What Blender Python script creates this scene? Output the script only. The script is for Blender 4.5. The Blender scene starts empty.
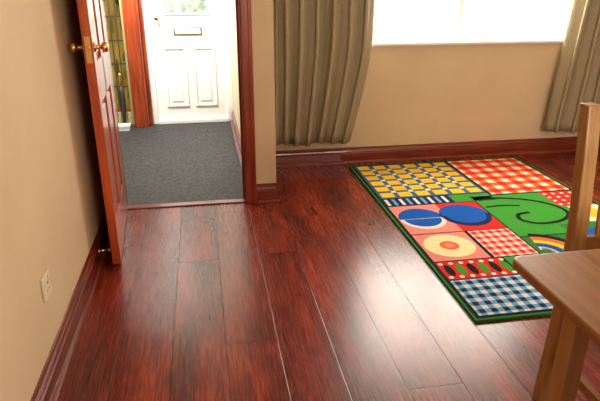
import bpy, math, random
from mathutils import Vector
random.seed(4)
S=bpy.context.scene
S.view_settings.view_transform='Standard'

# ---------------- materials ----------------
def new_mat(name):
    m=bpy.data.materials.new(name); m.use_nodes=True
    nt=m.node_tree; b=nt.nodes['Principled BSDF']
    return m,nt,b
def N(nt,t,**k):
    n=nt.nodes.new(t)
    for a,v in k.items(): setattr(n,a,v)
    return n
def M(nt,op,a,b=None,c=None):
    n=nt.nodes.new('ShaderNodeMath'); n.operation=op
    for i,v in enumerate((a,b,c)):
        if v is None: continue
        if isinstance(v,(int,float)): n.inputs[i].default_value=v
        else: nt.links.new(v,n.inputs[i])
    return n.outputs[0]
def ramp(nt,fac,stops):
    r=nt.nodes.new('ShaderNodeValToRGB')
    e=r.color_ramp.elements
    while len(e)<len(stops): e.new(0.5)
    for el,(p,c) in zip(e,stops):
        el.position=p; el.color=(*c,1)
    nt.links.new(fac,r.inputs[0]); return r.outputs[0]
def noisy(name,c1,c2,scale=(5,5,5),rough=0.6,bump=0.0,bscale=200,metal=0,detail=4,coat=0,spec=0.5,lo=0.3,hi=0.7):
    m,nt,b=new_mat(name)
    tc=N(nt,'ShaderNodeTexCoord'); mp=N(nt,'ShaderNodeMapping'); mp.inputs['Scale'].default_value=scale
    nt.links.new(tc.outputs['Object'],mp.inputs[0])
    no=N(nt,'ShaderNodeTexNoise'); no.inputs['Scale'].default_value=1; no.inputs['Detail'].default_value=detail
    nt.links.new(mp.outputs[0],no.inputs['Vector'])
    nt.links.new(ramp(nt,no.outputs[0],[(lo,c1),(hi,c2)]),b.inputs['Base Color'])
    b.inputs['Roughness'].default_value=rough; b.inputs['Metallic'].default_value=metal
    b.inputs['Coat Weight'].default_value=coat
    b.inputs['Specular IOR Level'].default_value=spec
    if bump:
        n2=N(nt,'ShaderNodeTexNoise'); n2.inputs['Scale'].default_value=bscale
        nt.links.new(tc.outputs['Object'],n2.inputs['Vector'])
        bp=N(nt,'ShaderNodeBump'); bp.inputs['Strength'].default_value=bump; bp.inputs['Distance'].default_value=0.004
        nt.links.new(n2.outputs[0],bp.inputs['Height']); nt.links.new(bp.outputs[0],b.inputs['Normal'])
    return m

def floor_mat():
    m,nt,b=new_mat('cherry_laminate')
    g=N(nt,'ShaderNodeNewGeometry'); s=N(nt,'ShaderNodeSeparateXYZ'); nt.links.new(g.outputs['Position'],s.inputs[0])
    x,y=s.outputs[0],s.outputs[1]
    xr=M(nt,'DIVIDE',M(nt,'SUBTRACT',x,0.023),0.2)
    row=M(nt,'FLOOR',xr); fx=M(nt,'SUBTRACT',xr,row)
    wn=N(nt,'ShaderNodeTexWhiteNoise',noise_dimensions='1D'); nt.links.new(row,wn.inputs['W'])
    u=M(nt,'ADD',M(nt,'DIVIDE',y,1.7),M(nt,'ADD',wn.outputs['Value'],0.35))
    col=M(nt,'FLOOR',u); fu=M(nt,'SUBTRACT',u,col)
    cb=N(nt,'ShaderNodeCombineXYZ'); nt.links.new(row,cb.inputs[0]); nt.links.new(col,cb.inputs[1])
    w2=N(nt,'ShaderNodeTexWhiteNoise',noise_dimensions='2D'); nt.links.new(cb.outputs[0],w2.inputs['Vector'])
    rnd=w2.outputs['Value']
    dx=M(nt,'MULTIPLY',M(nt,'MINIMUM',fx,M(nt,'SUBTRACT',1,fx)),0.2)
    dy=M(nt,'MULTIPLY',M(nt,'MINIMUM',fu,M(nt,'SUBTRACT',1,fu)),1.7)
    d=M(nt,'MINIMUM',dx,dy)
    mr=N(nt,'ShaderNodeMapRange'); nt.links.new(d,mr.inputs[0]); mr.inputs[1].default_value=0.0008; mr.inputs[2].default_value=0.0026
    seam=mr.outputs[0]
    def noise(sx,sy,off,detail,rough=0.5):
        c=N(nt,'ShaderNodeCombineXYZ')
        nt.links.new(M(nt,'ADD',M(nt,'MULTIPLY',x,sx),M(nt,'MULTIPLY',rnd,off)),c.inputs[0])
        nt.links.new(M(nt,'ADD',M(nt,'MULTIPLY',y,sy),M(nt,'MULTIPLY',rnd,off*2.7)),c.inputs[1])
        n=N(nt,'ShaderNodeTexNoise'); n.inputs['Scale'].default_value=1; n.inputs['Detail'].default_value=detail; n.inputs['Roughness'].default_value=rough
        nt.links.new(c.outputs[0],n.inputs['Vector']); return n.outputs[0]
    big=noise(7,1.2,31,2)
    cat=noise(7,0.7,53,1)
    ring=M(nt,'MULTIPLY_ADD',M(nt,'SINE',M(nt,'MULTIPLY',cat,210)),0.5,0.5)
    fine=noise(150,5,17,4,0.75)
    v=M(nt,'ADD',M(nt,'MULTIPLY',big,0.9),M(nt,'MULTIPLY',ring,0.13))
    v=M(nt,'ADD',v,M(nt,'MULTIPLY',fine,0.85))
    v=M(nt,'ADD',v,M(nt,'MULTIPLY_ADD',rnd,0.05,-0.48))
    c=ramp(nt,v,[(0.20,(0.030,0.007,0.005)),(0.42,(0.115,0.013,0.007)),(0.60,(0.22,0.022,0.009)),(0.82,(0.42,0.062,0.02))])
    mx=N(nt,'ShaderNodeMix',data_type='RGBA'); nt.links.new(seam,mx.inputs[0]); mx.inputs[6].default_value=(0.008,0.003,0.003,1)
    nt.links.new(c,mx.inputs[7]); nt.links.new(mx.outputs[2],b.inputs['Base Color'])
    nt.links.new(M(nt,'MULTIPLY_ADD',fine,0.2,0.17),b.inputs['Roughness'])
    b.inputs['Specular IOR Level'].default_value=0.42
    bp=N(nt,'ShaderNodeBump'); bp.inputs['Strength'].default_value=0.35; bp.inputs['Distance'].default_value=0.0016
    nt.links.new(M(nt,'ADD',seam,M(nt,'MULTIPLY',fine,0.3)),bp.inputs['Height']); nt.links.new(bp.outputs[0],b.inputs['Normal'])
    return m
def stripe_mat():
    m,nt,b=new_mat('striped_wallpaper')
    g=N(nt,'ShaderNodeNewGeometry'); s=N(nt,'ShaderNodeSeparateXYZ'); nt.links.new(g.outputs['Position'],s.inputs[0])
    p=M(nt,'ADD',s.outputs[0],s.outputs[1])
    f=M(nt,'FRACT',M(nt,'MULTIPLY',p,11))
    n=N(nt,'ShaderNodeTexNoise'); n.inputs['Scale'].default_value=24; nt.links.new(g.outputs['Position'],n.inputs['Vector'])
    f=M(nt,'ADD',f,M(nt,'MULTIPLY_ADD',n.outputs[0],0.5,-0.25))
    nt.links.new(ramp(nt,f,[(0.25,(0.55,0.42,0.16)),(0.4,(0.12,0.16,0.06)),(0.55,(0.6,0.5,0.25)),(0.8,(0.35,0.3,0.12))]),b.inputs['Base Color'])
    b.inputs['Roughness'].default_value=0.7
    return m
def stained_glass():
    m,nt,b=new_mat('stained_glass')
    for n in list(nt.nodes): nt.nodes.remove(n)
    o=N(nt,'ShaderNodeOutputMaterial'); tc=N(nt,'ShaderNodeNewGeometry')
    mp=N(nt,'ShaderNodeMapping'); mp.inputs['Scale'].default_value=(26,26,9); nt.links.new(tc.outputs['Position'],mp.inputs[0])
    v=N(nt,'ShaderNodeTexVoronoi'); v.inputs['Scale'].default_value=1; nt.links.new(mp.outputs[0],v.inputs['Vector'])
    s=N(nt,'ShaderNodeSeparateColor'); nt.links.new(v.outputs['Color'],s.inputs[0])
    c=ramp(nt,s.outputs[0],[(0.0,(0.34,0.25,0.06)),(0.4,(0.50,0.40,0.16)),(0.6,(0.06,0.10,0.03)),(0.9,(0.44,0.33,0.16))])
    a=N(nt,'ShaderNodeBsdfTranslucent'); t=N(nt,'ShaderNodeBsdfTransparent'); gl=N(nt,'ShaderNodeBsdfGlossy'); gl.inputs['Roughness'].default_value=0.1
    nt.links.new(c,a.inputs[0]); nt.links.new(c,t.inputs[0])
    m1=N(nt,'ShaderNodeMixShader'); m1.inputs[0].default_value=0.1; nt.links.new(a.outputs[0],m1.inputs[1]); nt.links.new(t.outputs[0],m1.inputs[2])
    m2=N(nt,'ShaderNodeMixShader'); m2.inputs[0].default_value=0.06; nt.links.new(m1.outputs[0],m2.inputs[1]); nt.links.new(gl.outputs[0],m2.inputs[2])
    nt.links.new(m2.outputs[0],o.inputs[0]); return m
FLOOR=floor_mat()
WALL=noisy('cream_wall_paint',(0.62,0.475,0.295),(0.68,0.525,0.335),(3,3,3),0.7,0.25,260)
CEIL=noisy('ceiling_paint',(0.74,0.70,0.62),(0.80,0.76,0.68),(3,3,3),0.9,0.1,200)
HALLW=noisy('hall_wall_paint',(0.60,0.50,0.33),(0.66,0.56,0.38),(3,3,3),0.8,0.1,200)
STRIPE=stripe_mat(); STGL=stained_glass()
RED=noisy('red_stained_pine',(0.16,0.018,0.006),(0.36,0.06,0.016),(45,45,3),0.32,0.15,60,coat=0.3)
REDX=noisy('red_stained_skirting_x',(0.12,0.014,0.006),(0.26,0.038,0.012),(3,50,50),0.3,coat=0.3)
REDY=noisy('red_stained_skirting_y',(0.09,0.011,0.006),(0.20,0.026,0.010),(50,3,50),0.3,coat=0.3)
DOORW=noisy('orange_red_door_wood',(0.34,0.045,0.014),(0.60,0.11,0.025),(40,40,2.5),0.3,0.1,60,coat=0.3)
OAK=noisy('oak_vertical',(0.31,0.15,0.045),(0.48,0.26,0.09),(60,60,3),0.35,0.1,80,coat=0.2)
OAKT=noisy('oak_table_top',(0.18,0.065,0.011),(0.33,0.13,0.026),(50,3,50),0.4,0.08,80,coat=0.05,spec=0.4)
OAKX=noisy('oak_horizontal',(0.26,0.11,0.03),(0.40,0.19,0.06),(3,60,60),0.38,coat=0.1)
CARPET=noisy('charcoal_carpet',(0.0012,0.0012,0.0015),(0.048,0.052,0.056),(50,50,50),0.6,1.0,180,detail=9,spec=0.5,lo=0.40,hi=0.66)
CURT=noisy('khaki_curtain',(0.30,0.25,0.15),(0.37,0.305,0.185),(300,300,30),0.65,0.15,500)
PVC=noisy('white_pvc',(0.82,0.83,0.82),(0.86,0.87,0.86),(2,2,2),0.35)
PLAST=noisy('socket_plastic',(0.72,0.62,0.44),(0.76,0.66,0.48),(2,2,2),0.35)
BRASS=noisy('brass',(0.75,0.50,0.18),(0.85,0.60,0.25),(8,8,8),0.22,metal=1)
DARK=noisy('dark_slot',(0.02,0.02,0.02),(0.03,0.03,0.03),(8,8,8),0.6)
STEEL=noisy('steel_rod',(0.45,0.44,0.42),(0.55,0.53,0.5),(8,8,8),0.3,metal=1)
GND=noisy('outdoor_paving',(0.4,0.4,0.38),(0.5,0.5,0.47),(3,3,3),0.9)
gm,nt,b=new_mat('window_glass')
for n in list(nt.nodes): nt.nodes.remove(n)
o=N(nt,'ShaderNodeOutputMaterial'); mxs=N(nt,'ShaderNodeMixShader'); tr=N(nt,'ShaderNodeBsdfTransparent'); gl=N(nt,'ShaderNodeBsdfGlossy')
gl.inputs['Roughness'].default_value=0.02; mxs.inputs[0].default_value=0.05
nt.links.new(tr.outputs[0],mxs.inputs[1]); nt.links.new(gl.outputs[0],mxs.inputs[2]); nt.links.new(mxs.outputs[0],o.inputs[0])
GLASS=gm

# ---------------- helpers ----------------
def link(o,parent=None):
    S.collection.objects.link(o)
    if parent: 
        o.parent=parent
        o.matrix_parent_inverse=parent.matrix_world.inverted()
    return o
def empty(name,loc=(0,0,0)):
    e=bpy.data.objects.new(name,None); e.location=loc; e.empty_display_size=0.1
    S.collection.objects.link(e); bpy.context.view_layer.update(); return e
def mesh(name,verts,faces,mat,parent=None,smooth=False):
    c=Vector((0,0,0))
    for v in verts: c+=Vector(v)
    c/=len(verts)
    me=bpy.data.meshes.new(name); me.from_pydata([tuple(Vector(v)-c) for v in verts],[],faces); me.materials.append(mat)
    if smooth:
        for p in me.polygons: p.use_smooth=True
    o=bpy.data.objects.new(name,me); o.location=c
    return link(o,parent)
def box(name,x0,x1,y0,y1,z0,z1,mat,parent=None,bev=0.0,seg=2):
    v=[(x0,y0,z0),(x1,y0,z0),(x1,y1,z0),(x0,y1,z0),(x0,y0,z1),(x1,y0,z1),(x1,y1,z1),(x0,y1,z1)]
    f=[(0,3,2,1),(4,5,6,7),(0,1,5,4),(1,2,6,5),(2,3,7,6),(3,0,4,7)]
    o=mesh(name,v,f,mat,parent)
    if bev:
        m=o.modifiers.new('bevel','BEVEL'); m.width=bev; m.segments=seg
    return o
def boxes(name,lst,mat,parent=None):
    V=[];F=[]
    for (x0,x1,y0,y1,z0,z1) in lst:
        k=len(V)
        V+=[(x0,y0,z0),(x1,y0,z0),(x1,y1,z0),(x0,y1,z0),(x0,y0,z1),(x1,y0,z1),(x1,y1,z1),(x0,y1,z1)]
        F+=[tuple(i+k for i in f) for f in [(0,3,2,1),(4,5,6,7),(0,1,5,4),(1,2,6,5),(2,3,7,6),(3,0,4,7)]]
    return mesh(name,V,F,mat,parent)
def lathe(name,prof,center,axis,mat,parent=None,seg=24):
    V=[];F=[]
    for r,h in prof:
        for i in range(seg):
            a=2*math.pi*i/seg; p=(r*math.cos(a),r*math.sin(a),h)
            if axis=='x': p=(p[2],p[0],p[1])
            if axis=='y': p=(p[1],p[2],p[0])
            V.append(tuple(center[j]+p[j] for j in range(3)))
    n=len(prof)
    for j in range(n-1):
        for i in range(seg):
            i2=(i+1)%seg
            F.append((j*seg+i,j*seg+i2,(j+1)*seg+i2,(j+1)*seg+i))
    F.append(tuple(range(seg))[::-1]); F.append(tuple((n-1)*seg+i for i in range(seg)))
    return mesh(name,V,F,mat,parent,True)
SK=[(0,0),(0.034,0),(0.033,0.009),(0.028,0.015),(0.020,0.018),(0.019,0.075),(0.015,0.080),(0.017,0.086),(0.014,0.096),(0.008,0.104),(0.007,0.115),(0,0.118)]
def skirt(name,p0,p1,nrm,mat,parent=None):
    V=[];F=[]
    for p in (p0,p1):
        for t,h in SK: V.append((p[0]+nrm[0]*t,p[1]+nrm[1]*t,h))
    n=len(SK)
    for i in range(n): F.append((i,(i+1)%n,n+(i+1)%n,n+i))
    F.append(tuple(range(n))[::-1]); F.append(tuple(range(n,2*n)))
    return mesh(name,V,F,mat,parent)

# ---------------- room shell ----------------
LW=-0.575; RW=3.45; BW=-1.6; WY=3.98; DY=3.28; H=2.4
box('floor',LW,RW,BW,WY,-0.05,0,FLOOR)
box('floor_hall',-1.7,0.27,DY+0.012,5.62,-0.05,0.001,CARPET)
box('ceiling',-1.8,RW+0.1,BW-0.1,5.7,H,H+0.1,CEIL)
box('wall_left',LW-0.12,LW,BW,DY,0,H,WALL)
box('wall_right',RW,RW+0.12,BW,WY+0.25,0,H,WALL)
boxes('wall_back',[(LW-0.12,0.9,BW-0.2,BW,0,H),(2.6,RW+0.12,BW-0.2,BW,0,H),(0.9,2.6,BW-0.2,BW,0,0.9),(0.9,2.6,BW-0.2,BW,2.1,H)],WALL)
DL,DR,DH=-0.515,0.215,2.02
boxes('wall_door',[(-1.8,DL-0.03,DY,DY+0.12,0,H),(DR+0.03,0.41,DY,DY+0.12,0,H),(DL-0.03,DR+0.03,DY,DY+0.12,DH+0.03,H)],WALL)
box('wall_hall_right',0.27,0.41,DY+0.12,5.62,0,H,HALLW)
box('wall_hall_left',-1.8,-1.7,DY+0.12,5.62,0,H,STRIPE)
boxes('wall_hall_front',[(-1.7,-1.15,5.5,5.62,0,H),(-0.70,-0.50,5.5,5.62,0,H),(-1.15,-0.70,5.5,5.62,0,0.12),(-1.15,-0.70,5.5,5.62,2.06,H),(-0.50,0.27,5.5,5.62,2.06,H)],STRIPE)
WX0,WX1,WZ0,WZ1=0.98,2.86,0.86,2.12
boxes('wall_window',[(0.41,WX0,WY,WY+0.25,0,H),(WX1,RW,WY,WY+0.25,0,H),(WX0,WX1,WY,WY+0.25,0,WZ0),(WX0,WX1,WY,WY+0.25,WZ1,H)],WALL)
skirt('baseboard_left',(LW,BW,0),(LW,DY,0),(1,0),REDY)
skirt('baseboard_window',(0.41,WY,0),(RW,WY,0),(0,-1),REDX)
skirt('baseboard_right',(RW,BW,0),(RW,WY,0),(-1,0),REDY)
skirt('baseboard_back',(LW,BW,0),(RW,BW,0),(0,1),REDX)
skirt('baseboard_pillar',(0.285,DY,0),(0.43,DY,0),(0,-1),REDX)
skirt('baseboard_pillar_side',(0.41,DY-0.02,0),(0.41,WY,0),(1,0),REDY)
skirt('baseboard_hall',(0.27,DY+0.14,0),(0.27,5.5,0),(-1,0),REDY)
fr=empty('trim_1',(DR,DY,0))
box('jamb_right',DR,DR+0.03,DY-0.005,DY+0.125,0,DH,RED,fr,0.002)
box('jamb_left',DL-0.03,DL,DY-0.005,DY+0.125,0,DH,RED,fr,0.002)
box('head_lining',DL-0.03,DR+0.03,DY-0.005,DY+0.125,DH,DH+0.03,RED,fr,0.002)
box('door_stop_bead',DR-0.012,DR,DY+0.05,DY+0.08,0,DH,RED,fr,0.002)
box('architrave_right',DR+0.006,DR+0.070,DY-0.020,DY-0.0,0,DH+0.07,RED,fr,0.006,3)
box('architrave_right_bead',DR+0.048,DR+0.066,DY-0.026,DY-0.018,0,DH+0.066,RED,fr,0.004,3)
box('architrave_head',DL-0.05,DR+0.070,DY-0.020,DY,DH+0.006,DH+0.07,RED,fr,0.006,3)
box('architrave_hall',DR+0.0,DR+0.05,DY+0.122,DY+0.140,0,DH+0.07,RED,fr,0.004,3)
box('trim_threshold',DL,DR,DY-0.005,DY+0.05,0.0,0.008,REDX,None,0.003)

# ---------------- open interior door ----------------
X0,X1=-0.485,-0.445; Y0,Y1=2.545,DY-0.03; Z0,Z1=0.008,1.99
dr=empty('door_1',(X1,Y1,0))
def ds(n,y0,y1,z0,z1): box(n,X0,X1,y0,y1,z0,z1,DOORW,dr,0.0025)
ds('stile_leading',Y0,Y0+0.10,Z0,Z1); ds('stile_hinge',Y1-0.10,Y1,Z0,Z1)
mid=(Y0+Y1)/2
ds('muntin',mid-0.045,mid+0.045,Z0+0.2,Z1-0.1)
rails=[(Z0,0.21),(0.78,0.96),(1.52,1.62),(1.88,Z1)]
for i,(a,c) in enumerate(rails): ds('rail_%d'%i,Y0+0.10,Y1-0.10,a,c)
k=0
for (a,c) in [(0.21,0.78),(0.96,1.52),(1.62,1.88)]:
    for (ya,yb) in [(Y0+0.10,mid-0.045),(mid+0.045,Y1-0.10)]:
        box('panel_%d'%k,X0+0.012,X1-0.012,ya-0.004,yb+0.004,a-0.004,c+0.004,DOORW,dr)
        box('panel_field_%d'%k,X0+0.005,X1-0.005,ya+0.03,yb-0.03,a+0.03,c-0.03,DOORW,dr,0.006,1); k+=1
kz=1.03; ky=Y0+0.06
for sgn,nm in ((1,'room'),(-1,'wall')):
    xx=X1 if sgn>0 else X0
    L=0.8
    q=0.85
    lathe('knob_'+nm,[(0.026*q,0),(0.026*q,sgn*0.004*L),(0.012*q,sgn*0.010*L),(0.009*q,sgn*0.03*L),(0.016*q,sgn*0.038*L),(0.025*q,sgn*0.048*L),(0.027*q,sgn*0.058*L),(0.022*q,sgn*0.068*L),(0.01*q,sgn*0.073*L)],(xx,ky,kz),'x',BRASS,dr)
box('latch_plate',X0+0.009,X1-0.009,Y0-0.0015,Y0+0.001,kz-0.06,kz+0.05,BRASS,dr)
box('latch_bolt',X0+0.014,X1-0.014,Y0-0.010,Y0,kz-0.010,kz+0.010,BRASS,dr,0.002)
for i,z in enumerate((0.2,1.0,1.8)):
    lathe('hinge_%d'%i,[(0.006,0),(0.006,0.08)],(X0+0.004,Y1+0.004,z),'z',BRASS,dr,12)
dr.location.x-=0.055; dr.rotation_euler[2]=math.radians(4.0)
ds_=empty('door_stop',(LW+0.02,2.60,0.055))
lathe('stop_rose',[(0.018,0),(0.018,0.004),(0.008,0.008),(0.006,0.04),(0.010,0.042),(0.011,0.052),(0.008,0.056)],(LW+0.018,2.60,0.062),'x',BRASS,ds_)

# ---------------- front door (white) ----------------
fd=empty('door_2',(-0.12,5.45,0))
fx0,fx1=-0.50,0.27
box('frame_left',fx0,fx0+0.05,5.47,5.56,0.0,2.06,PVC,fd,0.004); box('frame_right',fx1-0.05,fx1,5.47,5.56,0,2.06,PVC,fd,0.004)
box('frame_top',fx0+0.05,fx1-0.05,5.47,5.56,2.0,2.06,PVC,fd,0.004); box('sill',fx0+0.05,fx1-0.05,5.46,5.56,0,0.035,PVC,fd,0.004)
a0,a1=fx0+0.055,fx1-0.055
box('leaf',a0,a1,5.495,5.545,0.04,1.995,PVC,fd,0.004)
def mould(n,x0,x1,z0,z1,w=0.022):
    boxes(n,[(x0,x1,5.483,5.496,z0,z0+w),(x0,x1,5.483,5.496,z1-w,z1),(x0,x0+w,5.483,5.496,z0+w,z1-w),(x1-w,x1,5.483,5.496,z0+w,z1-w)],PVC,fd).modifiers.new('b','BEVEL').width=0.004
cxm=(a0+a1)/2
mould('panel_mould_1',a0+0.09,cxm-0.03,0.16,0.72); mould('panel_mould_2',cxm+0.03,a1-0.09,0.16,0.72)
box('panel_1',a0+0.14,cxm-0.08,5.488,5.497,0.21,0.67,PVC,fd,0.004); box('panel_2',cxm+0.08,a1-0.14,5.488,5.497,0.21,0.67,PVC,fd,0.004)
mould('glazing_mould',a0+0.12,a1-0.12,1.0,1.85)
box('glazing',a0+0.14,a1-0.14,5.490,5.496,1.02,1.83,noisy('leaded_glass',(0.10,0.18,0.16),(0.4,0.42,0.34),(18,18,18),0.1),fd)
box('letter_plate',cxm-0.13,cxm+0.13,5.484,5.496,0.825,0.895,BRASS,fd,0.004); box('letter_flap',cxm-0.115,cxm+0.115,5.479,5.486,0.835,0.885,PVC,fd,0.003)
lathe('door_handle',[(0.02,0),(0.02,-0.006),(0.009,-0.01),(0.009,-0.04),(0.022,-0.05),(0.02,-0.065)],(a0+0.06,5.495,0.98),'y',BRASS,fd)
tp=empty('trim_2',(-0.6,5.45,0))
box('post',-0.665,-0.53,5.36,5.50,0,H,RED,tp,0.008); box('post_bead',-0.645,-0.55,5.345,5.362,0,H,RED,tp,0.006)
box('post_inner',-0.53,-0.50,5.43,5.50,0,2.1,RED,tp,0.004)
# decorative leaded glass sidelight
sg=empty('window_3',(-0.92,5.55,0.12))
box('glass',-1.13,-0.69,5.545,5.551,0.14,2.04,STGL,sg)
boxes('frame',[(-1.15,-1.12,5.52,5.58,0.12,2.06),(-0.70,-0.68,5.52,5.58,0.12,2.06),(-1.12,-0.70,5.52,5.58,0.12,0.15),(-1.12,-0.70,5.52,5.58,2.03,2.06)],RED,sg)
L=[]
for i in range(1,8): x=-1.12+i*0.0525; L.append((x-0.004,x+0.004,5.540,5.556,0.15,2.03))
for i in range(1,9): z=0.15+i*0.21; L.append((-1.12,-0.70,5.541,5.555,z-0.004,z+0.004))
boxes('lead_cames',L,DARK,sg)
sb=empty('shoe_box',(-0.84,5.2,0)); box('carton',-0.92,-0.70,5.24,5.33,0.001,0.045,PVC,sb,0.003); box('lid',-0.925,-0.695,5.235,5.335,0.035,0.055,PVC,sb,0.003)
um=empty('umbrella',(-0.8,5.4,0.2))
lathe('canopy_folded',[(0.004,0.10),(0.012,0.14),(0.024,0.26),(0.027,0.40),(0.014,0.46)],(-0.76,5.44,-0.08),'z',DARK,um)
lathe('shaft',[(0.005,0.0),(0.005,0.12)],(-0.76,5.44,0.001),'z',STEEL,um,10)
lathe('handle',[(0.008,0.46),(0.012,0.48),(0.012,0.56),(0.008,0.58)],(-0.76,5.44,-0.08),'z',BRASS,um)

# ---------------- windows ----------------
def window(name,x0,x1,yc,z0,z1,mull):
    w=empty(name,((x0+x1)/2,yc,z0))
    t=0.06
    box('frame_bottom',x0,x1,yc-0.03,yc+0.03,z0,z0+t,PVC,w,0.005); box('frame_top',x0,x1,yc-0.03,yc+0.03,z1-t,z1,PVC,w,0.005)
    box('frame_left',x0,x0+t,yc-0.03,yc+0.03,z0+t,z1-t,PVC,w,0.005); box('frame_right',x1-t,x1,yc-0.03,yc+0.03,z0+t,z1-t,PVC,w,0.005)
    for i,mx_ in enumerate(mull): box('mullion_%d'%i,mx_-0.02,mx_+0.02,yc-0.028,yc+0.028,z0+t,z1-t,PVC,w,0.005)
    box('glass',x0+t,x1-t,yc-0.003,yc+0.003,z0+t,z1-t,GLASS,w)
    return w
w=window('window_1',WX0,WX1,WY+0.17,WZ0,WZ1,[(WX0+WX1)/2])
box('window_board',WX0-0.04,WX1+0.04,WY-0.03,WY+0.14,WZ0-0.0,WZ0+0.022,PVC,w,0.006)
window('fill_window',0.9,2.6,BW-0.12,0.9,2.1,[1.75])  # unseen window behind the camera, added to let fill light in

# ---------------- curtains ----------------
def curtain(name,xa,xb,yc,z0,z1,folds,bot,ph,seed):
    rnd=random.Random(seed)
    amps=[rnd.uniform(0.7,1.2) for _ in range(folds+2)]
    offs=[rnd.uniform(-0.4,0.4) for _ in range(folds+2)]
    NU=folds*16; NV=30; V=[];F=[]
    for j in range(NV+1):
        t=j/NV; z=z0+(z1-z0)*t
        fa,fb=bot(t)
        for i in range(NU+1):
            s=i/NU
            x=xa+fa+(xb+fb-xa-fa)*s
            q=s*folds; k=int(min(q,folds-1e-6)); fr_=q-k
            am=amps[k]*(1-fr_)+amps[k+1]*fr_
            ofs=offs[k]*(1-fr_)+offs[k+1]*fr_
            a=2*math.pi*(q+ofs*0.6*(1-t))+ph
            A=0.052*am*(0.8+0.2*t)
            V.append((x+0.026*math.sin(2*a),yc+A*math.sin(a)+0.01*math.sin(a*0.37+3*t),z+0.008*math.sin(a*0.31)*(1-t)))
    for j in range(NV):
        for i in range(NU):
            p=j*(NU+1)+i; F.append((p,p+1,p+NU+2,p+NU+1))
    e=empty(name,((xa+xb)/2,yc,z0))
    o=mesh('cloth',V,F,CURT,e,True)
    m=o.modifiers.new('s','SOLIDIFY'); m.thickness=0.003
    return e
curtain('curtain',0.49,1.15,3.875,0.19,2.22,6,lambda t:(0,-0.13*(1-min(1,t/0.35))**1.3+0.02*t),0.6,3)
curtain('curtain.001',2.70,3.28,3.875,0.19,2.22,5,lambda t:(-0.10*(1-min(1,t/0.6)),-0.0),1.2,8)
cr=empty('curtain_rod',(1.9,3.885,2.25))
lathe('pole',[(0.013,0),(0.013,2.95)],(0.46,3.875,2.26),'x',STEEL,cr,16)
for i,xx in enumerate((0.44,3.40)): lathe('finial_%d'%i,[(0.01,0),(0.024,0.01),(0.024,0.025),(0.01,0.035)],(xx,3.875,2.26),'x',STEEL,cr,16)
for i,xx in enumerate((1.25,2.6)): boxes('bracket_%d'%i,[(xx-0.01,xx+0.01,3.88,WY,2.25,2.27),(xx-0.02,xx+0.02,WY-0.008,WY,2.22,2.30)],STEEL,cr)

# ---------------- wall socket ----------------
so=empty('wall_socket',(LW,1.79,0.335))
box('plate',LW,LW+0.009,1.747,1.833,0.29,0.376,PLAST,so,0.003)
box('switch',LW+0.008,LW+0.013,1.80,1.812,0.345,0.365,PLAST,so,0.001)
boxes('pin_holes',[(LW+0.0085,LW+0.0096,1.787,1.793,0.338,0.348),(LW+0.0085,LW+0.0096,1.775,1.783,0.315,0.319),(LW+0.0085,LW+0.0096,1.797,1.805,0.315,0.319)],DARK,so)

# ---------------- rug ----------------
RC={}
def rc(n,c):
    d=tuple(x*0.85 for x in c); RC[n]=noisy('rug_'+n,d,c,(90,90,90),0.95,0.5,350,spec=0.1)
rc('green',(0.03,0.20,0.04)); rc('lime',(0.05,0.31,0.035)); rc('yellow',(0.88,0.56,0.03)); rc('navy',(0.012,0.025,0.10)); rc('blue',(0.01,0.10,0.46))
rc('slate',(0.06,0.13,0.25)); rc('white',(0.78,0.75,0.66)); rc('red',(0.66,0.025,0.018)); rc('orange',(0.82,0.15,0.035)); rc('pink',(0.80,0.27,0.22))
rc('black',(0.012,0.014,0.014)); rc('cream',(0.88,0.76,0.42)); rc('sky',(0.16,0.38,0.62))
names=list(RC)
RV=[];RF=[];RM=[]
TH=0.012
def poly(pts,c,l):
    k=len(RV); z=TH+0.0004*l
    for p in pts: RV.append((p[0],p[1],z))
    RF.append(tuple(range(k,k+len(pts)))); RM.append(names.index(c))
def rect(x0,x1,y0,y1,c,l): poly([(x0,y0),(x1,y0),(x1,y1),(x0,y1)],c,l)
def ell(cx,cy,rx,ry,c,l,a0=0,a1=360,n=36):
    poly([(cx+rx*math.cos(math.radians(a0+(a1-a0)*i/n)),cy+ry*math.sin(math.radians(a0+(a1-a0)*i/n))) for i in range(n if a1-a0>=360 else n+1)],c,l)
def ribbon(pts,w,c,l):
    for i in range(len(pts)-1):
        a=Vector(pts[i]);b_=Vector(pts[i+1]);d=(b_-a).normalized();n=Vector((-d.y,d.x))*w/2; a=a-d*w*0.2; b_=b_+d*w*0.2
        poly([tuple(a-n),tuple(b_-n),tuple(b_+n),tuple(a+n)],c,l+0.05*(i%2))
def arc(cx,cy,r0,r1,a0,a1,w,c,l,n=24):
    ribbon([(cx+(r0+(r1-r0)*i/n)*math.cos(math.radians(a0+(a1-a0)*i/n)),cy+(r0+(r1-r0)*i/n)*math.sin(math.radians(a0+(a1-a0)*i/n))) for i in range(n+1)],w,c,l)
def checks(x0,x1,y0,y1,nx,ny,bg,bar,cross,l,fr=0.5):
    rect(x0,x1,y0,y1,bg,l)
    cw=(x1-x0)/nx; ch=(y1-y0)/ny
    for i in range(nx): rect(x0+(i+(1-fr)/2)*cw,x0+(i+(1+fr)/2)*cw,y0,y1,bar,l+1)
    for j in range(ny): rect(x0,x1,y0+(j+(1-fr)/2)*ch,y0+(j+(1+fr)/2)*ch,bar,l+2)
    for i in range(nx):
        for j in range(ny): rect(x0+(i+(1-fr)/2)*cw,x0+(i+(1+fr)/2)*cw,y0+(j+(1-fr)/2)*ch,y0+(j+(1+fr)/2)*ch,cross,l+3)
rx0,rx1,ry0,ry1=1.03,2.37,1.79,3.86
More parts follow.
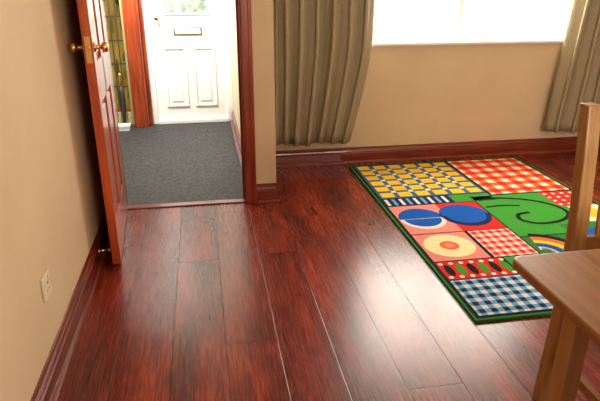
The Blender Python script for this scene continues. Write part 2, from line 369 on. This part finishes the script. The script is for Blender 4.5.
RV+=[(rx0,ry0,0.0005),(rx1,ry0,0.0005),(rx1,ry1,0.0005),(rx0,ry1,0.0005),(rx0,ry0,TH),(rx1,ry0,TH),(rx1,ry1,TH),(rx0,ry1,TH)]
for f in [(0,3,2,1),(4,5,6,7),(0,1,5,4),(1,2,6,5),(2,3,7,6),(3,0,4,7)]: RF.append(f); RM.append(names.index('green'))
rect(rx0+0.012,rx1-0.012,ry0+0.012,ry1-0.012,'black',1)
ix0,ix1,iy0,iy1=rx0+0.03,rx1-0.03,ry0+0.03,ry1-0.03
# yellow squares on blue, thin white dots at crossings
rect(ix0,1.77,3.16,iy1,'slate',2)
nx,ny=6,6; cw=(1.77-ix0)/nx; ch=(iy1-3.16)/ny
for i in range(1,nx):
    for j in range(1,ny): rect(ix0+i*cw-0.016,ix0+i*cw+0.016,3.16+j*ch-0.016,3.16+j*ch+0.016,'white',3)
for i in range(nx):
    for j in range(ny): rect(ix0+(i+0.14)*cw,ix0+(i+0.86)*cw,3.16+(j+0.15)*ch,3.16+(j+0.85)*ch,'yellow',4)
checks(1.79,ix1,3.12,iy1,5,6,'white','orange','red',2,0.5)
rect(ix0,1.50,3.03,3.15,'navy',2)
for i in range(9): rect(ix0+0.01+i*0.047,ix0+0.03+i*0.047,3.04,3.14,'sky' if i%2 else 'white',3)
rect(1.50,1.77,3.03,3.15,'lime',2)
rect(ix0,1.62,2.62,3.02,'pink',2)
rect(1.36,1.62,2.62,3.02,'red',3)
ell(1.20,2.82,0.135,0.15,'blue',4); ell(1.20,2.82,0.135,0.15,'white',5,180,360); ell(1.20,2.815,0.11,0.11,'blue',6,180,360)
ell(1.47,2.83,0.15,0.16,'blue',4); ell(1.47,2.83,0.15,0.16,'navy',5,180,360); ell(1.47,2.83,0.12,0.12,'blue',6,180,360)
rect(ix0,1.36,2.30,2.61,'pink',2); ell(1.21,2.46,0.135,0.13,'cream',3); ell(1.21,2.46,0.05,0.05,'orange',4)
ell(1.21,2.46,0.025,0.025,'pink',5)
checks(1.38,1.62,2.30,2.61,5,5,'white','pink','red',2,0.5)
rect(ix0,1.40,2.12,2.29,'red',2)
for i in range(6): ell(ix0+0.04+i*0.058,2.205,0.020,0.055,'lime' if i%2 else 'black',3)
for i in range(7): ell(ix0+0.02+i*0.053,2.14,0.012,0.012,'white',3); ell(ix0+0.02+i*0.053,2.27,0.012,0.012,'white',3)
checks(ix0,1.50,iy0,2.11,8,5,'white','sky','navy',2,0.5)
rect(1.63,ix1,2.50,3.10,'lime',2)
def smooth_pts(P,n=6):
    out=[]
    for i in range(len(P)-1):
        p0=P[max(i-1,0)];p1=P[i];p2=P[i+1];p3=P[min(i+2,len(P)-1)]
        for s in range(n):
            t=s/n
            out.append(tuple(0.5*((2*p1[k])+(-p0[k]+p2[k])*t+(2*p0[k]-5*p1[k]+4*p2[k]-p3[k])*t*t+(-p0[k]+3*p1[k]-3*p2[k]+p3[k])*t**3) for k in (0,1)))
    out.append(P[-1]); return out
ribbon(smooth_pts([(1.66,3.04),(1.80,3.05),(1.98,2.98),(2.08,2.86),(2.08,2.74),(1.98,2.66),(1.84,2.64),(1.76,2.70),(1.78,2.78),(1.86,2.80)]),0.026,'black',4)
ribbon(smooth_pts([(1.65,2.92),(1.76,2.93),(1.86,2.91)]),0.02,'black',4)
rect(2.10,ix1,2.86,3.10,'red',3)
for i in range(4):
    for j in range(4): ell(2.125+i*0.06,2.89+j*0.058,0.013,0.013,'white',4,n=14)
rect(2.14,ix1,2.62,2.85,'white',3); ell(2.24,2.73,0.07,0.08,'yellow',4)
rect(1.63,1.92,2.12,2.49,'green',2)
for r_,c_ in ((0.22,'black'),(0.18,'orange'),(0.14,'yellow'),(0.10,'blue'),(0.06,'white')): arc(1.65,2.29,r_,r_,-75,80,0.036,c_,4)
rect(1.42,1.62,2.12,2.29,'lime',2); ell(1.52,2.2,0.07,0.07,'white',3); ell(1.52,2.2,0.04,0.04,'red',4)
rect(1.93,ix1,2.12,2.61,'green',3); ell(2.13,2.36,0.16,0.18,'blue',4); ell(2.13,2.36,0.09,0.1,'white',5)
rect(1.52,1.90,iy0,2.11,'blue',2)
for i in range(4): rect(1.54+i*0.09,1.58+i*0.09,iy0,2.11,'lime',3)
checks(1.92,ix1,iy0,2.11,5,4,'white','yellow','orange',2)
me=bpy.data.meshes.new('rug'); cx,cy=(rx0+rx1)/2,(ry0+ry1)/2
me.from_pydata([(v[0]-cx,v[1]-cy,v[2]) for v in RV],[],RF)
for n in names: me.materials.append(RC[n])
for p,mi in zip(me.polygons,RM): p.material_index=mi
ro=bpy.data.objects.new('patchwork_rug',me); ro.location=(cx,cy,0); link(ro)

# ---------------- dining table ----------------
T=empty('dining_table',(1.1,0.2,0))
tx0,tx1,ty0,ty1=0.622,1.60,-0.62,0.983
def rounded_slab(name,x0,x1,y0,y1,z0,z1,r,mat,parent,bev):
    pts=[]
    for cx_,cy_,a in ((x1-r,y1-r,0),(x0+r,y1-r,90),(x0+r,y0+r,180),(x1-r,y0+r,270)):
        for i in range(9):
            t=math.radians(a+90*i/8); pts.append((cx_+r*math.cos(t),cy_+r*math.sin(t)))
    n=len(pts); V=[(p[0],p[1],z0) for p in pts]+[(p[0],p[1],z1) for p in pts]
    F=[tuple(range(n))[::-1],tuple(range(n,2*n))]+[(i,(i+1)%n,n+(i+1)%n,n+i) for i in range(n)]
    o=mesh(name,V,F,mat,parent); m=o.modifiers.new('b','BEVEL'); m.width=bev; m.segments=3; m.limit_method='ANGLE'; m.angle_limit=math.radians(50); return o
rounded_slab('top',tx0,tx1,ty0,ty1,0.728,0.75,0.025,OAKT,T,0.006)
lw=0.042; li=0.088
for i,(xx,yy) in enumerate(((tx0+li,ty1-li-lw),(tx1-li-lw,ty1-li-lw),(tx0+li,ty0+li),(tx1-li-lw,ty0+li))):
    box('leg_%d'%(i+1),xx,xx+lw,yy,yy+lw,0,0.728,OAK,T,0.005,3)
ai=li+0.012
box('apron_left',tx0+ai,tx0+ai+0.02,ty0+li+lw,ty1-li-lw,0.65,0.728,OAKT,T); box('apron_right',tx1-ai-0.02,tx1-ai,ty0+li+lw,ty1-li-lw,0.65,0.728,OAKT,T)
box('apron_front',tx0+li+lw,tx1-li-lw,ty1-ai-0.02,ty1-ai,0.65,0.728,OAKX,T); box('apron_rear',tx0+li+lw,tx1-li-lw,ty0+ai,ty0+ai+0.02,0.65,0.728,OAKX,T)

# ---------------- dining chair ----------------
C=empty('dining_chair',(1.24,1.25,0))
def post(name,x,w,pts,parent,mat=OAK,d=0.042):
    V=[];F=[]
    for (y,z) in pts:
        V+=[(x,y-d/2,z),(x+w,y-d/2,z),(x+w,y+d/2,z),(x,y+d/2,z)]
    for j in range(len(pts)-1):
        for i in range(4): F.append((4*j+i,4*j+(i+1)%4,4*j+4+(i+1)%4,4*j+4+i))
    F.append((3,2,1,0)); n=4*(len(pts)-1); F.append((n,n+1,n+2,n+3))
    o=mesh(name,V,F,mat,parent); m=o.modifiers.new('b','BEVEL'); m.width=0.005; m.segments=3; m.limit_method='ANGLE'; m.angle_limit=math.radians(50); return o
cy_=1.385
prof=[(cy_+0.02,0),(cy_+0.005,0.25),(cy_,0.45),(cy_+0.008,0.65),(cy_+0.03,0.85),(cy_+0.05,0.985)]
post('back_post_left',1.035,0.042,prof,C); post('back_post_right',1.403,0.042,prof,C)
fp=[(0.985,0),(0.985,0.43)]
post('leg_front_left',1.035,0.04,fp,C); post('leg_front_right',1.405,0.04,fp,C)
rounded_slab('seat',1.02,1.46,0.955,cy_-0.022,0.43,0.455,0.03,OAKX,C,0.006)
box('seat_rail_left',1.045,1.065,1.0,cy_-0.02,0.36,0.43,OAKX,C); box('seat_rail_right',1.415,1.435,1.0,cy_-0.02,0.36,0.43,OAKX,C)
box('seat_rail_front',1.07,1.41,0.975,0.995,0.36,0.43,OAKX,C); box('seat_rail_back',1.07,1.41,cy_-0.01,cy_+0.01,0.36,0.45,OAKX,C)
box('side_stretcher_left',1.047,1.065,1.0,cy_-0.01,0.18,0.21,OAKX,C); box('side_stretcher_right',1.415,1.433,1.0,cy_-0.01,0.18,0.21,OAKX,C)
box('lower_back_rail',1.07,1.41,cy_-0.005,cy_+0.015,0.56,0.605,OAKX,C,0.004)
box('top_back_rail',1.07,1.41,cy_+0.028,cy_+0.05,0.90,0.98,OAKX,C,0.006)
for i in range(4):
    xx=1.115+i*0.076; post('slat_%d'%i,xx,0.03,[(cy_+0.005,0.60),(cy_+0.02,0.78),(cy_+0.038,0.91)],C,OAK,0.012)
C.location.x-=0.015; C.location.y-=0.07

# ---------------- ceiling lamp (hall) ----------------
HL=empty('hall_ceiling_lamp',(-0.6,4.5,2.3))
lathe('shade',[(0.05,0.10),(0.12,0.07),(0.15,0.0),(0.145,0.0),(0.115,0.065)],(-0.6,4.5,2.295),'z',PVC,HL)

# ---------------- outside + light ----------------
W=bpy.data.worlds.new('World'); S.world=W; W.use_nodes=True
bg=W.node_tree.nodes['Background']; bg.inputs[0].default_value=(1,0.98,0.95,1); bg.inputs[1].default_value=3.5
box('ground_outside',-6,9,5.7,14,-0.2,-0.1,GND)
def area(name,loc,rot,sx,sy,p,c):
    l=bpy.data.lights.new(name,'AREA'); l.shape='RECTANGLE'; l.size=sx; l.size_y=sy; l.energy=p; l.color=c
    o=bpy.data.objects.new(name,l); o.location=loc; o.rotation_euler=rot; S.collection.objects.link(o); return o
R=math.radians
area('daylight_front_window',((WX0+WX1)/2,WY+0.45,1.6),(R(-90),0,0),2.2,1.6,190,(1,0.92,0.80))
area('rear_fill',(1.75,BW-0.4,1.6),(R(90),0,0),1.9,1.4,118,(1,0.88,0.70))  # added fill lamp, shines in from behind the camera
h=area('hall_door_fill',(-0.65,4.75,1.95),(0,0,0),0.5,0.5,85,(1,0.98,0.92))  # added lamp inside the hall, aimed to brighten the white front door
d=Vector((-0.10,5.5,0.95))-h.location; h.rotation_euler=d.to_track_quat('-Z','Y').to_euler()

# ---------------- camera ----------------
cam=bpy.data.cameras.new('camera'); cam.sensor_width=36; cam.lens=33.6; cam.clip_start=0.02
co=bpy.data.objects.new('camera',cam); co.location=(0,0,1.3)
co.rotation_euler=(R(90-21.5),0,R(-9.7)); S.collection.objects.link(co); S.camera=co
